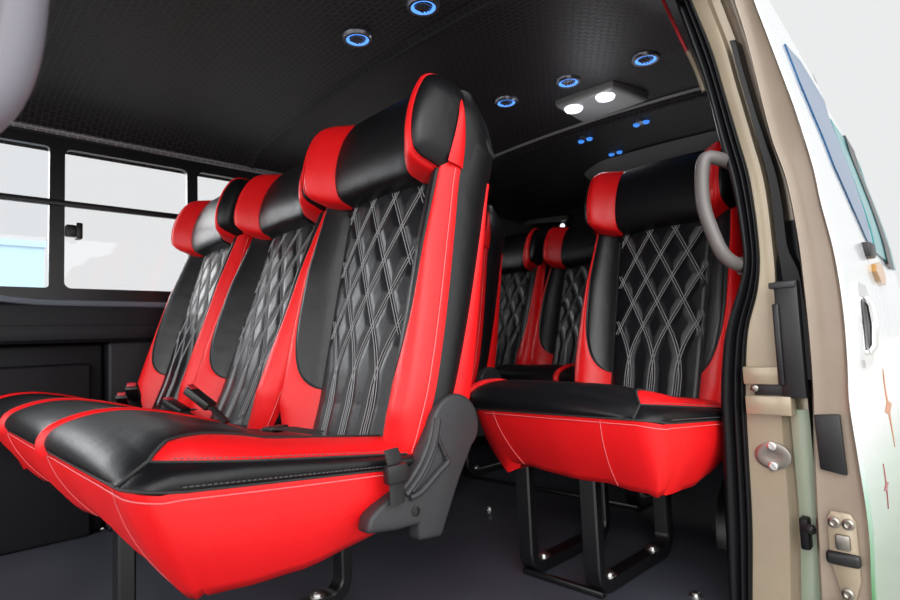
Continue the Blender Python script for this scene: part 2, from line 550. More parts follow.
def make_top(n):
    m = MB()
    L = PITCH * n
    for k in range(n):
        xr = -PITCH * k - .0145 if k else None
        xl = -PITCH * (k + 1) + (.0105 if True else 0)
        A = prof_at(xl, -.001)
        Bc = NEAR if k == 0 else prof_at(-PITCH * k - .0105, -.001)
        rows = []
        for i, (a, b) in enumerate(zip(A, Bc)):
            t = (PROF[min(i + 1, len(PROF) - 1)] - PROF[max(i - 1, 0)])
            nrm = Vector((0, -t.z, t.y)).normalized()
            row = []
            for j in range(29):
                u = j / 28
                q = a.lerp(b, u)
                if k == 0:
                    # hold the full crest height and roll off only close to the near seam
                    full = PROF[i]
                    zz = full.z + (b.z - full.z) * u ** 3.2; yy = full.y + (b.y - full.y) * u ** 4
                    q = Vector((q.x, yy, zz))
                fade = min(1, i / 4, )
                q += nrm * .007 * fade * min(1, 8 * u, 8 * (1 - u)) ** .6
                # soft dish under the sitter
                yy = q.y
                q.z -= .014 * math.sin(PI * u) ** 2 * max(0, min(1, (yy - .3) / .1))
                row.append(q)
            rows.append(row)
        m.grid(rows)
    return m.data('seat_cushion', M['black'], angle=70)
def make_stripe():
    m = MB()
    rows = []
    for i, p in enumerate(PROF):
        t = (PROF[min(i + 1, len(PROF) - 1)] - PROF[max(i - 1, 0)])
        nrm = Vector((0, -t.z, t.y)).normalized()
        rows.append([Vector((x, p.y, p.z - .004)) + nrm * .0125 * math.sin(PI * (x + .0125) / .025) ** .6 if abs(x) < .0124 else Vector((x, p.y, p.z - .006)) for x in lin(-.0125, .0125, 8)])
    m.grid(rows)
    return m.data('stripe', M['red'])
def E0(y):
    if y < .236:
        c = max(-1, min(1, (.235 - y) / .0355)); return Vector((-.037 + .035 * math.sqrt(max(0, 1 - c * c)), y, e0z(y)))
    return Vector((-.002, y, e0z(y)))
def E1(y):
    t = max(0, (y - .236) / .42)
    return Vector((C1.x + .034 * min(1, t * 3.6) ** .6, y, e1z(y)))
def resample(pts, n):
    d = [0]
    for a, b in zip(pts, pts[1:]): d.append(d[-1] + (b - a).length)
    out = []; k = 0
    for i in range(n + 1):
        t = d[-1] * i / n
        while k < len(d) - 2 and d[k + 1] < t: k += 1
        out.append(pts[k].lerp(pts[k + 1], (t - d[k]) / max(1e-9, d[k + 1] - d[k])))
    return out
def e0_path(): return [C0.copy()] + [E0(y) for y in (.2005, .203, .207, .212, .219, .227, .236)] + [E0(y) for y in lin(.25, .63, 24)]
def e1_path(): return [C1.copy()] + [E1(y) for y in (.238, .242, .248, .256, .266)] + [E1(y) for y in lin(.28, .634, 24)]
def make_band():
    m = MB()
    rows = []
    for k, (a, b) in enumerate(zip(resample(e0_path(), 40), resample(e1_path(), 40))):
        t = k / 40
        rows.append([a.lerp(b, u) + Vector((.010, -.006 * max(0, 1 - t * 5), .003)) * max(0, math.sin(PI * u)) ** .8 * min(1, t * 6 + .3) for u in lin(0, 1, 8)])
    m.grid(rows)
    return m.data('end_band', M['black'])
def make_pink():
    m = MB(); rows = []
    E2 = NEAR[NF - 1:]
    for p in E2:
        y = p.y
        a = E1(max(.236, y)); b = Vector(p)
        n = Vector((.5, 0, 1)).normalized()
        rows.append([a.lerp(b, u) + n * .010 * max(0, math.sin(PI * u)) ** .75 * max(0, min(1, (y - .236) / .05)) for u in lin(0, 1, 12)])
    m.grid(rows)
    return m.data('end_panel', M['red'])
def make_pipes(n):
    m = MB()
    m.tube([Vector(p) + Vector((.001, -.0005, .002)) for p in NEAR], .0024, 6)
    m.tube([E1(y) + Vector((.001, 0, .001)) for y in lin(.236, .63, 30)], .0020, 6)
    m.tube([p + Vector((.001, -.001, 0)) for p in e0_path()], .0022, 6)
    m.tube([(x, .1985, .442) for x in lin(-PITCH * n, -.044, 40)], .0022, 6)
    return m.data('cushion_piping', M['thread_dark'])
def make_thread2():
    m = MB()
    for o, f in ((.006, E1), (-.008, E1), (.007, E0)):
        pts = [f(y) + Vector((.0065 if f is E1 and o < 0 else .004, 0, o)) for y in lin(.26, .62, 24)]
        if f is E0: pts = [p + Vector((.0035, 0, 0)) for p in pts]
        # dashed thread
        for i in range(0, 23):
            a, b = pts[i], pts[i + 1]
            for q in (0, .5): m.tube([a.lerp(b, q), a.lerp(b, q + .33)], .0008, 4)
    return m.data('cushion_thread', M['thread_dim'])

def skirt_path(n):
    L = PITCH * n
    top, bot = [], []
    def add(tx, ty, tz, bx, by, bz): top.append(Vector((tx, ty, tz))); bot.append(Vector((bx, by, bz)))
    for y in lin(.64, .24, 10): add(-L + .0, y, e0z(y), -L + .045, max(.29, y), .278)
    nf = 16 * n
    for i in range(nf + 1):
        x = -L + .035 + (L - .07) * i / nf
        xb = -L + .06 + (L - .125) * i / nf
        notch = .014 * max(0, min(1, (-xb - .12) / .02))
        dz = notch + .008 * math.sin((xb + .1) * 14) * (1 if xb < -.12 else 0)
        add(x, .200, .442, xb, .288, .284 + dz)
    for a in lin(0, PI / 2, 7)[1:]:
        x = -.035 + .035 * math.sin(a); y = .235 - .035 * math.cos(a)
        xb = -.062 + .016 * math.sin(a); yb = .304 - .016 * math.cos(a)
        add(x, y, .442 - .004 * math.sin(a) + (e0z(y) - .442) , xb, yb, .282 - .004 * math.sin(a * 2))
    for y in lin(.26, .64, 14): add(0, y, e0z(y), -.044, max(.306, y - .0), .284 - .012 * math.sin(PI * (y - .26) / .4) + .02 * max(0, y - .45) / .2)
    return top, bot
def make_skirt(n):
    top, bot = skirt_path(n)
    rows = []
    for v in lin(0, 1, 10):
        row = []
        for i, (a, b) in enumerate(zip(top, bot)):
            t = (top[min(i + 1, len(top) - 1)] - top[max(i - 1, 0)])
            nrm = Vector((t.y, -t.x, 0)).normalized()
            row.append(a.lerp(b, v) + nrm * .014 * math.sin(PI * v) ** .8 + nrm * .0015 * math.sin(i * 1.7) * v)
        rows.append(row)
    # rolled-under hem
    cen = Vector((-PITCH * n / 2, .46, 0))
    rows.append([p + (Vector((cen.x, cen.y, p.z)) - p).normalized() * .03 + Vector((0, 0, .012)) for p in rows[-1]])
    return MB().grid(rows).data('skirt', M['red'], angle=80)
def make_skirt_thread(n):
    top, bot = skirt_path(n)
    m = MB()
    L = PITCH * n
    def seam(i):
        t = (top[min(i + 1, len(top) - 1)] - top[max(i - 1, 0)])
        nrm = Vector((t.y, -t.x, 0)).normalized()
        m.tube([top[i].lerp(bot[i], v) + nrm * (.014 * math.sin(PI * v) ** .8 + .0012) for v in lin(.03, .98, 12)], .0009, 4)
    i0 = 11
    for xx in ((-.10, -.40) if n == 1 else (-.05, -.485, -.965)):
        i = min(range(11, 11 + 16 * n), key=lambda j: abs(top[j].x - xx)); seam(i)
    pts = []
    for i in range(12, len(top) - 1):
        t = (top[i + 1] - top[i - 1]); nrm = Vector((t.y, -t.x, 0)).normalized()
        pts.append(top[i].lerp(bot[i], .06) + nrm * .0065)
    m.tube(pts, .0009, 4)
    return m.data('skirt_thread', M['thread_red'])

def yz(K, p): return (K, p[0], p[1])
def sc(y, z, k=.967): return (y * k, .6 + (z - .6) * k)
def make_cover():
    # recliner cover outline, side view (y, z)
    cy, cz, r = .722, .452, .058
    arc = [(cy + r * math.cos(a), cz + r * math.sin(a)) for a in lin(math.radians(-28), math.radians(172), 22)]
    poly = arc + [sc(.676, .430), sc(.655, .398), sc(.628, .372), sc(.600, .357), sc(.566, .342), sc(.547, .330), sc(.540, .306), sc(.60, .297), sc(.648, .296), sc(.647, .268), sc(.70, .262), sc(.712, .285), sc(.748, .350), sc(.785, .405)]
    m = MB().prism(poly, lambda p, d: (d, p[0], p[1]), -.012, .020)
    return m.data('recliner_cover', M['plastic'], bevel=.007, seg=3, angle=50)
def make_rib():
    m = MB()
    x = .022
    outer = catmull([(x, *sc(.697, .468)), (x, *sc(.690, .440)), (x, *sc(.676, .410)), (x, *sc(.650, .378)), (x, *sc(.618, .352))], 5)
    inner = catmull([(x, *sc(.692, .432)), (x, *sc(.684, .410)), (x, *sc(.664, .382)), (x, *sc(.632, .354))], 5)
    bottom = catmull([(x, *sc(.626, .345)), (x, *sc(.650, .350)), (x, *sc(.690, .374)), (x, *sc(.716, .390)), (x, *sc(.710, .400))], 4)
    right = catmull([(x, *sc(.694, .436)), (x, *sc(.706, .412)), (x, *sc(.716, .392))], 4)
    for L, r in ((outer, .006), (inner, .004), (bottom, .006), (right, .004)): m.tube(L, r, 8)
    return m.data('cover_rib', M['plastic'])
def make_hole():
    m = MB().lathe([(.0085, 0), (.0085, .0022), (.006, .0028), (.0055, .0008)], (.0195, *sc(.640, .320)), (1, 0, 0), 16)
    return m.data('screw_recess', M['plastic_black'])

def bar_path(pts, w, t):
    """flat steel bar bent in the y-z plane"""
    m = MB(); rows = []
    for i, p in enumerate(pts):
        a, b = Vector(pts[max(i - 1, 0)]), Vector(pts[min(i + 1, len(pts) - 1)])
        d = (b - a).normalized(); n = Vector((0, -d.z, d.y)); p = Vector(p)
        q = .004
        sec = [(-w/2 + q, -t/2), (w/2 - q, -t/2), (w/2, -t/2 + q), (w/2, t/2 - q), (w/2 - q, t/2), (-w/2 + q, t/2), (-w/2, t/2 - q), (-w/2, -t/2 + q)]
        rows.append([p + Vector((u, 0, 0)) + n * v for u, v in sec])
    m.grid(rows, closed=True)
    m.f.append(tuple(range(8))); m.f.append(tuple(range(len(m.v) - 8, len(m.v))))
    return m
def leg_path(y0, y1):
    r = .045; zf = .018
    pts = [(0, y0, .36), (0, y0, .20)]
    pts += [(0, y0 + r - r * math.cos(a), zf + r - r * math.sin(a)) for a in lin(0, PI / 2, 6)]
    pts += [(0, y1 - r + r * math.sin(a), zf + r - r * math.cos(a)) for a in lin(0, PI / 2, 6)]
    pts += [(0, y1, .20), (0, y1, .36)]
    return pts
def make_leg(y0, y1): return bar_path(leg_path(y0, y1), .044, .030).data('leg_frame', M['steel_black'], angle=30)
def bolt_mb(c, r=.011): return MB().lathe([(r * 1.7, 0), (r * 1.7, .003), (r, .0035), (r, .009), (r * .7, .0105)], c, (0, 0, 1), 12)

def make_seat(kind, n, loc, label, cat, group=None, legs=(), backs=None, pitch_back=None, extra_cross=True):
    t = empty(kind, loc, label, cat, group)
    cu = obj('seat_cushion', cached(('top', n), lambda: make_top(n)), t, 'black leather seat top')
    for k in range(n):
        st = obj('stripe', cached('stripe', make_stripe), cu, 'red dividing stripe')
        st.location = (-PITCH * (k + 1), 0, 0)
    obj('end_band', cached('band_', make_band), cu)
    obj('end_panel', cached('pink_', make_pink), cu, 'red leather end panel')
    obj('cushion_piping', cached(('pipe', n), lambda: make_pipes(n)), cu)
    obj('cushion_thread', cached('thr2', make_thread2), cu)
    sk = obj('skirt', cached(('skirt', n), lambda: make_skirt(n)), t, 'red leather skirt')
    obj('skirt_thread', cached(('skt', n), lambda: make_skirt_thread(n)), sk)
    def pan():
        L = PITCH * n
        m = MB().box(-L + .07, -.07, .32, .62, .305, .425).box(-L + .03, -.02, .60, .74, .30, .385)
        return m.data('seat_frame', M['plastic_black'], bevel=.006)
    obj('seat_frame', cached(('pan', n), pan), t)
    for k in (range(n) if backs is None else backs):
        make_back(t, *((-.240, None, 4, .0, -.012) if n == 1 else (-.245 - PITCH * k, None, 0) if n < 3 or group == 'rear' else ((-.232, None, .9, .002, -.002), (-.695, None, 7.5, .035, .026), (-1.155, None, 5.5, .04, .028))[k]))
    cv = obj('recliner_cover', cached('cover', make_cover), t, 'charcoal plastic recliner cover')
    obj('cover_rib', cached('rib', make_rib), cv)
    obj('screw_recess', cached('hole', make_hole), cv)
    for (x, y0, y1) in legs:
        lg = obj('leg_frame', cached(('leg', y0, y1), lambda: make_leg(y0, y1)), t, 'black flat steel leg frame'); lg.location = (x, 0, 0)
        for yy in (y0 + .06, y1 - .07):
            bo = obj('bolt', cached('bolt', lambda: bolt_mb((0, 0, .032)).data('bolt', M['bolt'])), lg); bo.location = (0, yy, 0)
    if extra_cross and legs:
        xs = [l[0] for l in legs]
        def cr():
            return MB().box(min(xs) - .02, max(xs) + .02, legs[0][1] - .004, legs[0][1] + .010, .002, .016).data('cross_bar', M['steel_black'], bevel=.002)
        obj('cross_bar', cached(('cross', tuple(xs), legs[0][1]), cr), t)
    return t

X1 = -.755
BENCH = make_seat('bench_seat', 3, (X1, 0, 0), 'three-person red and black quilted leather bench in the front row facing the doorway', 'bench seat',
          legs=((-.455, .315, .785), (-1.20, .58, .785)), extra_cross=False)
make_seat('single_seat', 1, (-.505, .80, 0), 'single red and black quilted leather seat on black leg frames beside the door pillar', 'seat',
          legs=((-.455, .38, .73), (-.262, .38, .73)))
make_seat('bench_seat', 2, (-1.385, .80, 0), 'red and black bench mostly hidden directly behind the front three-person bench', 'bench seat',
          legs=((-.30, .35, .75), (-.70, .35, .75)))
make_seat('bench_seat', 3, (-.735, 1.50, 0), 'rearmost red and black bench seen through the aisle behind the single seat', 'bench seat',
          legs=((-.30, .35, .75), (-1.10, .35, .75)))

# ------------------------------------------------------------------ seat belts
def make_buckle(name, loc, rz, ry, label, group):
    t = empty(name, loc, label, 'seat belt buckle', group)
    t.rotation_euler = (ry, 0, rz)
    MB().box(-.016, .016, -.034, .034, -.009, .009).build('buckle_body', M['plastic_black'], t, bevel=.004)
    MB().box(-.011, .011, -.038, -.022, -.001, .0105).build('release_button', M['buckle_red'], t, 'red release button', bevel=.002)
    MB().tube([(0, .03, 0), (0, .05, -.001), (0, .068, -.003), (0, .082, -.006)], .013, 8, flat=.28).build('stalk', M['webbing'], t)
    return t
G = 'seat belt buckles along the front bench'
make_buckle('belt_buckle', (-1.97, .550, .430), 1.25, -.35, 'black buckle nearest the far wall at the back of the front bench', G)
make_buckle('belt_buckle', (-1.75, .548, .432), 1.15, -.55, 'black buckle with bright red button raised between the two far backrests', G)
make_buckle('belt_buckle', (-1.50, .548, .430), -1.2, -.40, 'black buckle lying before the middle backrest of the front bench', G)
make_buckle('belt_buckle', (-1.27, .552, .430), -1.0, -.62, 'black buckle standing between the middle and the near backrest', G)
def tongue(loc, rz, label):
    t = empty('belt_tongue', loc, label, 'seat belt tongue', 'seat belt tongues on the front bench'); t.rotation_euler = (.06, .03, rz)
    MB().box(-.02, .02, -.012, .022, -.006, .006).build('tongue_grip', M['plastic_black'], t, bevel=.003)
    MB().box(-.012, .012, -.036, -.012, -.0012, .0012).build('tongue_plate', M['chrome'], t, 'bright metal plate', bevel=.0005)
    m = MB().tube(catmull([(0, .018, 0), (.0, .05, .001), (.002, .10, -.002), (.006, .15, -.004)], 5), .019, 8, flat=.12); m.build('webbing', M['webbing'], t)
tongue((-1.655, .560, .425), -1.45, 'silver belt tongue on black webbing before the middle backrest')
tongue((-1.06, .566, .420), -1.5, 'silver belt tongue on black webbing before the near backrest')
from mathutils.bvhtree import BVHTree
def tree_of(root):
    vs, ps = [], []
    st = [root]
    while st:
        o = st.pop(); st += list(o.children)
        if o.type == 'MESH':
            k = len(vs); vs += [o.matrix_world @ v.co for v in o.data.vertices]; ps += [tuple(i + k for i in p.vertices) for p in o.data.polygons]
    return BVHTree.FromPolygons(vs, ps)
def rest_on(t, base, step, n=40):
    # raise a thing until it just touches what carries it
    bpy.context.view_layer.update(); B = tree_of(base)
    for i in range(n):
        if not tree_of(t).overlap(B): return i
        t.location = Vector(t.location) + Vector(step); bpy.context.view_layer.update()
    return n
for o in list(COL.objects):
    if o.name.startswith(('belt_buckle', 'belt_tongue')): print('REST', o.name, rest_on(o, BENCH, (0, -.0025, .0025)))
# anchor webbing beside the recliner cover
t = empty('belt_strap', (-.752, .585, .395), 'folded black seat belt strap beside the charcoal recliner cover', 'seat belt strap')
MB().tube(catmull([(.0, -.004, .036), (.006, -.003, .022), (.008, -.002, 0), (.009, 0, -.05)], 5), .017, 10, flat=.16).build('webbing', M['webbing'], t)
MB().box(.001, .018, -.024, .018, -.016, .014).build('anchor_boot', M['plastic_black'], t, bevel=.005)

print('REST strap', rest_on(t, BENCH, (.003, -.0015, .001)))
# ------------------------------------------------------------------ van interior shell
def zc(x, y):
    t = (x + 1.37) / .95
    z = 1.482 - .058 * t * t
    z -= .10 * max(0, (-2.18 - x) / .16) ** 2
    z -= .10 * max(0, (x + .66) / .16) ** 2
    for g in (1.085, .05):
        z -= .012 * math.exp(-((y - g) / .012) ** 2) - .004
    if y > 2.05: z -= .018 * min(1, (y - 2.05) / .04)
    if y > 2.45: z -= .05 * ((y - 2.45) / .5) ** 2
    return z
ys = sorted(set([round(v, 3) for v in lin(-.75, 3.0, 110) + lin(1.05, 1.12, 14) + lin(2.03, 2.12, 10)]))
xs = lin(-2.345, -.50, 70)
m = MB().grid([[(x, y, zc(x, y)) for x in xs] for y in ys])
tag(m.build('ceiling', M['head']), kind='structure')
m = MB().grid([[(-2.42 + (1.985 - .08 * max(0, y - 1.25)) * u, y, 1.432 + .10 * math.sin(PI * u) ** .5) for u in lin(0, 1, 24)] for y in lin(-.8, 3.05, 6)])
tag(m.build('roof', M['roofpaint']), kind='structure')
m = MB().box(-2.36, -.44, -.9, 3.0, -.05, 0)
tag(m.build('floor', M['floor'], smooth=False), kind='structure')
# far side wall: lower lining with pocket, ledge, posts
w = MB().box(-2.40, -2.285, -.9, 3.0, .655, .79).box(-2.40, -2.285, .545, 3.0, 0, .655).box(-2.40, -2.345, -.9, .545, 0, .655)
w.box(-2.40, -2.30, -.9, .50, 0, .585)
w = w.build('wall_left', M['wallpanel'], smooth=True, bevel=.012, seg=3); tag(w, kind='structure')
m = MB()
m.tube(catmull([(-2.283, -.3, .87), (-2.283, .05, .835), (-2.283, .20, .808), (-2.283, .30, .795), (-2.283, .40, .790), (-2.283, .8, .788), (-2.283, 1.6, .788), (-2.283, 2.9, .788)], 6), .011, 8)
tag(m.build('trim_1', M['ledge']), kind='structure')
m = MB().box(-2.284, -2.278, -.9, 3.0, .665, .715)
tag(m.build('trim_2', M['wallpanel'], bevel=.002), kind='structure')
# window band
win = obj('window_1', None); tag(win, kind='structure')
def ring(y0, y1, z0, z1, ro, Y0, Y1, Z0, Z1):
    """frame plate with a rounded opening"""
    m = MB()
    hole, out = [], []
    n = 6
    for (cy, cz, a0, oy, oz) in ((y1 - ro, z1 - ro, 0, Y1, Z1), (y0 + ro, z1 - ro, PI / 2, Y0, Z1), (y0 + ro, z0 + ro, PI, Y0, Z0), (y1 - ro, z0 + ro, 1.5 * PI, Y1, Z0)):
        for k in range(n + 1):
            a = a0 + PI / 2 * k / n
            hole.append((cy + ro * math.cos(a), cz + ro * math.sin(a))); out.append((oy, oz))
    N = len(hole)
    rows = [[(-2.32, *p) for p in hole], [(-2.298, *p) for p in hole], [(-2.298, *p) for p in out], [(-2.33, *p) for p in out]]
    m.grid(rows, closed=True)
    return m
panes = [(-.70, .371), (.415, .822), (.862, 1.42), (1.46, 1.98)]
edges = [-.9, .393, .842, 1.44, 2.02]
for k, (a, b) in enumerate(panes):
    ring(a, b, .842, 1.327, .022 if k else .012, edges[k], edges[k + 1], .79, 1.365).build('window_frame', M['frame_black'], win, angle=50)
    p = MB().box(-2.326, -2.322, a - .01, b + .01, .835, 1.335).build('pane', M['pane_pale'] if k == 0 else M['pane'], win, smooth=False)
MB().box(-2.31, -2.292, -.8, 2.0, 1.124, 1.145).build('guard_rail', M['frame_black'], win, 'black horizontal rail across the panes', bevel=.004)
la = MB().box(-2.300, -2.270, .415, .452, 1.018, 1.058).box(-2.300, -2.262, .443, .462, 1.010, 1.066).build('window_latch', M['plastic_black'], win, bevel=.004)
# upper lining above and behind the windows
m = MB().grid([[(-2.30 - .045 * v, y, 1.362 + .05 * v) for v in lin(0, 1, 4)] for y in lin(-.9, 2.02, 8)])
tag(m.build('trim_3', M['headwall']), kind='structure')
m = MB()
m.grid([[(-2.296 + .008 * math.sin(PI * v), y, 1.372 + .024 * v - .008 * max(0, y - .3)) for v in lin(0, 1, 5)] for y in lin(.05, 2.02, 10)])
tag(m.build('trim_4', M['trimband']), kind='structure')
rows = []
for y in lin(2.02, 3.0, 30):
    rr = []
    for v in lin(0, 1, 24):
        z = .79 + (1.425 - .79) * v
        x = -2.31 + .05 * max(0, (v - .6) / .4) ** 2 + (.05 * max(0, (y - 2.75) / .25) ** 2) + .012 * math.exp(-((y - 2.06) / .02) ** 2)
        rr.append((x, y, z))
    rows.append(rr)
tag(MB().grid(rows).build('wall_left_lining', M['headwall']), kind='structure')
m = MB().box(-2.40, -.62, 3.0, 3.06, -.05, .78).box(-2.40, -1.72, 3.0, 3.06, .78, 1.46).box(-.72, -.62, 3.0, 3.06, .78, 1.46).box(-1.72, -.72, 3.0, 3.06, 1.13, 1.46)
tag(m.build('wall_back', M['wallpanel'], smooth=False), kind='structure')
tag(MB().box(-1.73, -.71, 3.02, 3.03, .77, 1.14).build('window_3', M['pane'], smooth=False), kind='structure')  # clear rear window, mostly hidden by the seats, added to light the rear ceiling
# cross trim where the ceiling steps down, carried over to the far wall
pts = [(-2.285, 2.035, z) for z in lin(1.05, 1.34, 6)] + [(-2.25, 2.035, zc(-2.25, 2.0) - .012)] + [(x, 2.035, zc(x, 2.0) - .004) for x in lin(-2.15, -.56, 24)]
m = MB().tube(catmull(pts, 2), .007, 8)
tag(m.build('trim_5', M['lamp_body']), kind='structure')
# rear header over the last row
rows = []
for x in lin(-1.66, -.50, 24):
    zt = zc(x, 2.55) + .02
    k = max(0, min(1, (x + 1.66) / .22)) ** .5
    sec = [(2.50 + .18 * (1 - k), zt), (2.52 + .16 * (1 - k), zt - .055 * k), (2.58 + .1 * (1 - k), zt - .10 * k), (2.68, zt - .125 * k), (2.9, zt - .14 * k)]
    rows.append([(x, a, b) for a, b in sec])
tag(MB().grid(rows).build('trim_6', M['lamp_body']), kind='structure')
# near side wall behind the pillar and wheel arch
m = MB()
rows = []
for y in lin(1.40, 3.0, 6):
    rows.append([(interp(z, [0, .6, .8, 1.1, 1.40], [-.47, -.45, -.43, -.46, -.55]) - .07 * max(0, y - 1.8), y, z) for z in lin(-.05, 1.42, 16)])
tag(m.grid(rows).build('wall_right', M['wallpanel']), kind='structure')
rows = []
for a in lin(0, PI, 14):
    rows.append([(x, 2.0 - .34 * math.cos(a), .235 * math.sin(a) ** .7) for x in lin(-.68, -.46, 4)])
rows2 = [[(-.68, 2.0 - .34 * math.cos(a), .235 * math.sin(a) ** .7 * v) for v in lin(0, 1, 4)] for a in lin(0, PI, 14)]
tag(MB().grid(rows).grid(rows2).build('trim_7', M['steel_black'], angle=50), kind='structure')

# ------------------------------------------------------------------ ceiling fittings
def make_vent(x, y, label):
    t = empty('ceiling_vent', (x, y, zc(x, y)), label, 'air vent', 'round ceiling air vents')
    def rim(): return MB().lathe([(.030, -.001), (.033, -.010), (.040, -.010), (.045, -.004), (.046, .004)], (0, 0, 0), (0, 0, 1), 32).data('vent_rim', M['vent_grey'])
    def led(): return MB().lathe([(.024, -.002), (.027, -.0085), (.0325, -.0085), (.034, -.003)], (0, 0, 0), (0, 0, 1), 32).data('light_ring', M['led'])
    def core():
        m = MB().lathe([(.0245, .002), (.0245, -.004), (.021, -.006), (.004, -.0065)], (0, 0, 0), (0, 0, 1), 24)
        return m.data('vent_core', M['plastic_black'])
    def slat():
        m = MB()
        for k in (-2, -1, 0, 1, 2):
            L = math.sqrt(.022 ** 2 - (k * .008) ** 2); m.box(k * .008 - .0018, k * .008 + .0018, -L, L, -.010, -.006)
        return m.data('vent_slats', M['vent_grey'], bevel=.0006)
    obj('vent_rim', cached('vr', rim), t); obj('light_ring', cached('vl', led), t, 'glowing blue ring')
    obj('vent_core', cached('vc', core), t); obj('vent_slats', cached('vs', slat), t)
make_vent(-1.052, .975, 'round blue-lit ceiling vent above the front bench, cut by the top edge of the photo')
make_vent(-1.300, .942, 'round blue-lit ceiling vent above the near backrest, left of the cross seam')
make_vent(-1.315, 1.620, 'round blue-lit ceiling vent right behind the top of the near backrest')
make_vent(-1.062, 1.650, 'round blue-lit ceiling vent directly in front of the dome lamp')
make_vent(-.795, 1.680, 'round blue-lit ceiling vent closest to the door pillar')
def make_twin(x, y, label):
    t = empty('reading_light', (x, y, zc(x, y)), label, 'reading light', 'twin blue ceiling lights')
    obj('light_plate', cached('tp', lambda: MB().lathe([(.030, .003), (.030, -.004), (.026, -.008), (.005, -.0085)], (0, 0, 0), (0, 0, 1), 24, sx=.62, sy=1.3).data('light_plate', M['vent_grey'])), t).rotation_euler = (0, 0, .0)
    for s in (1, -1):
        l = obj('light_lens', cached('tl', lambda: MB().lathe([(.0135, -.006), (.0135, -.011), (.010, -.015), (.004, -.0165)], (0, 0, 0), (0, 0, 1), 16).data('light_lens', M['lens_blue'])), t, 'glowing blue lens')
        l.location = (s * .021, 0, 0)
make_twin(-1.325, 2.165, 'pair of blue ceiling lights just behind the dome lamp on its aisle side')
make_twin(-1.062, 2.165, 'pair of blue ceiling lights behind the dome lamp, nearest the door pillar')
make_twin(-1.335, 2.44, 'pair of blue ceiling lights farthest back, above the single seat headrest')
t = empty('dome_lamp', (-1.06, 1.86, zc(-1.06, 1.86)), 'grey rectangular dome lamp with two glowing white lenses on the ceiling', 'ceiling lamp')
poly = [(-.135, -.10), (.105, -.10), (.14, .09), (-.14, .09)]
rows = []
for k, (s, z) in enumerate(((1.0, .012), (1.0, -.012), (.96, -.024), (.88, -.030))):
    rows.append([(p[0] * s, p[1] * s, z - (.010 * (p[1] > 0) if k else 0)) for p in poly])
mm = MB().grid(rows, closed=True); mm.f.append(tuple(range(len(mm.v) - 4, len(mm.v))))
mm.build('lamp_housing', M['lamp_body'], t, bevel=.004)
for x in (-.085, .048):
    MB().lathe([(.034, -.022), (.036, -.030), (.030, -.040), (.012, -.044)], (x, -.055, 0), (0, 0, 1), 20, sx=1.0, sy=1.0).build('lamp_lens', M['lens_white'], t, 'glowing white lens')
# rear rail and little lamp in the far corner
t = empty('rear_rail', (-2.15, 2.93, 1.345), 'short grey rail under the ceiling in the far rear corner', 'rail')
MB().tube([(-.16, 0, .012), (-.1, -.01, .006), (.0, -.01, 0), (.12, -.01, -.012), (.2, 0, -.018)], .018, 8).build('rail_bar', M['handle_grey'], t)
for x in (-.15, .19): MB().tube([(x, 0, 0), (x, .07, 0)], .012, 8).build('rail_mount', M['plastic_black'], t)
t = empty('courtesy_light', (-2.00, 2.95, 1.29), 'tiny white light in the rear corner behind the last bench', 'light')
MB().lathe([(.024, .05), (.024, 0)], (0, 0, 0), (0, 1, 0), 14).build('light_body', M['plastic_black'], t)
MB().lathe([(.016, 0.0), (.016, -.006), (.008, -.012)], (0, 0, 0), (0, 1, 0), 14).build('light_lens', M['lens_white'], t)

# ------------------------------------------------------------------ door pillar
YP = 1.27
SL = sorted([(z, x) for x, z in [(-.524, 1.363), (-.496, 1.24), (-.472, 1.141), (-.452, 1.013), (-.432, .898), (-.422, .762), (-.429, .715), (-.462, .626), (-.477, .571), (-.492, .454), (-.496, .343), (-.502, .188), (-.507, .038)]])
SR = sorted([(z, x) for x, z in [(-.488, 1.346), (-.455, 1.223), (-.434, 1.111), (-.414, 1.002), (-.399, .912), (-.393, .758), (-.403, .682), (-.426, .607), (-.437, .533), (-.443, .457), (-.446, .348), (-.450, .198), (-.461, .05)]])
JJ = sorted([(z, x) for x, z in [(-.433, 1.32), (-.408, 1.214), (-.398, 1.149), (-.370, .989), (-.356, .901), (-.350, .753), (-.345, .677), (-.339, .568), (-.334, .461), (-.333, .36), (-.333, .221), (-.341, .084)]])
D0 = sorted([(z, x) for x, z in [(-.395, 1.302), (-.377, 1.203), (-.348, .984), (-.328, .894), (-.317, .782), (-.314, .674), (-.313, .567), (-.315, .462), (-.325, .291), (-.332, .086)]])
EE = sorted([(z, x) for x, z in [(-.353, 1.282), (-.332, 1.187), (-.313, 1.102), (-.295, 1.02), (-.274, .90), (-.268, .839), (-.254, .738), (-.248, .634), (-.249, .532), (-.252, .464), (-.247, .369), (-.241, .239), (-.246, .111)]])
zs = lin(-.28, 1.44, 86)
rows = []
for z in zs:
    a, b = smooth_interp(z, SL), smooth_interp(z, SR)
    row = [(a - .002, YP + .14, z)]
    for u in lin(0, 1, 30):
        ribs = .018 * math.sin(PI * min(1, u / .52)) ** .6 if u < .52 else .012 * math.sin(PI * (u - .52) / .28) ** .7 if u < .80 else .006 * math.sin(PI * (u - .80) / .2) ** .7
        row.append((a + (b - a) * u, YP + .012 - ribs, z))
    row.append((b + .002, YP + .06, z))
    rows.append(row)
tag(MB().grid(rows).build('trim_8', M['rubber'], angle=70), kind='structure')
rows = []
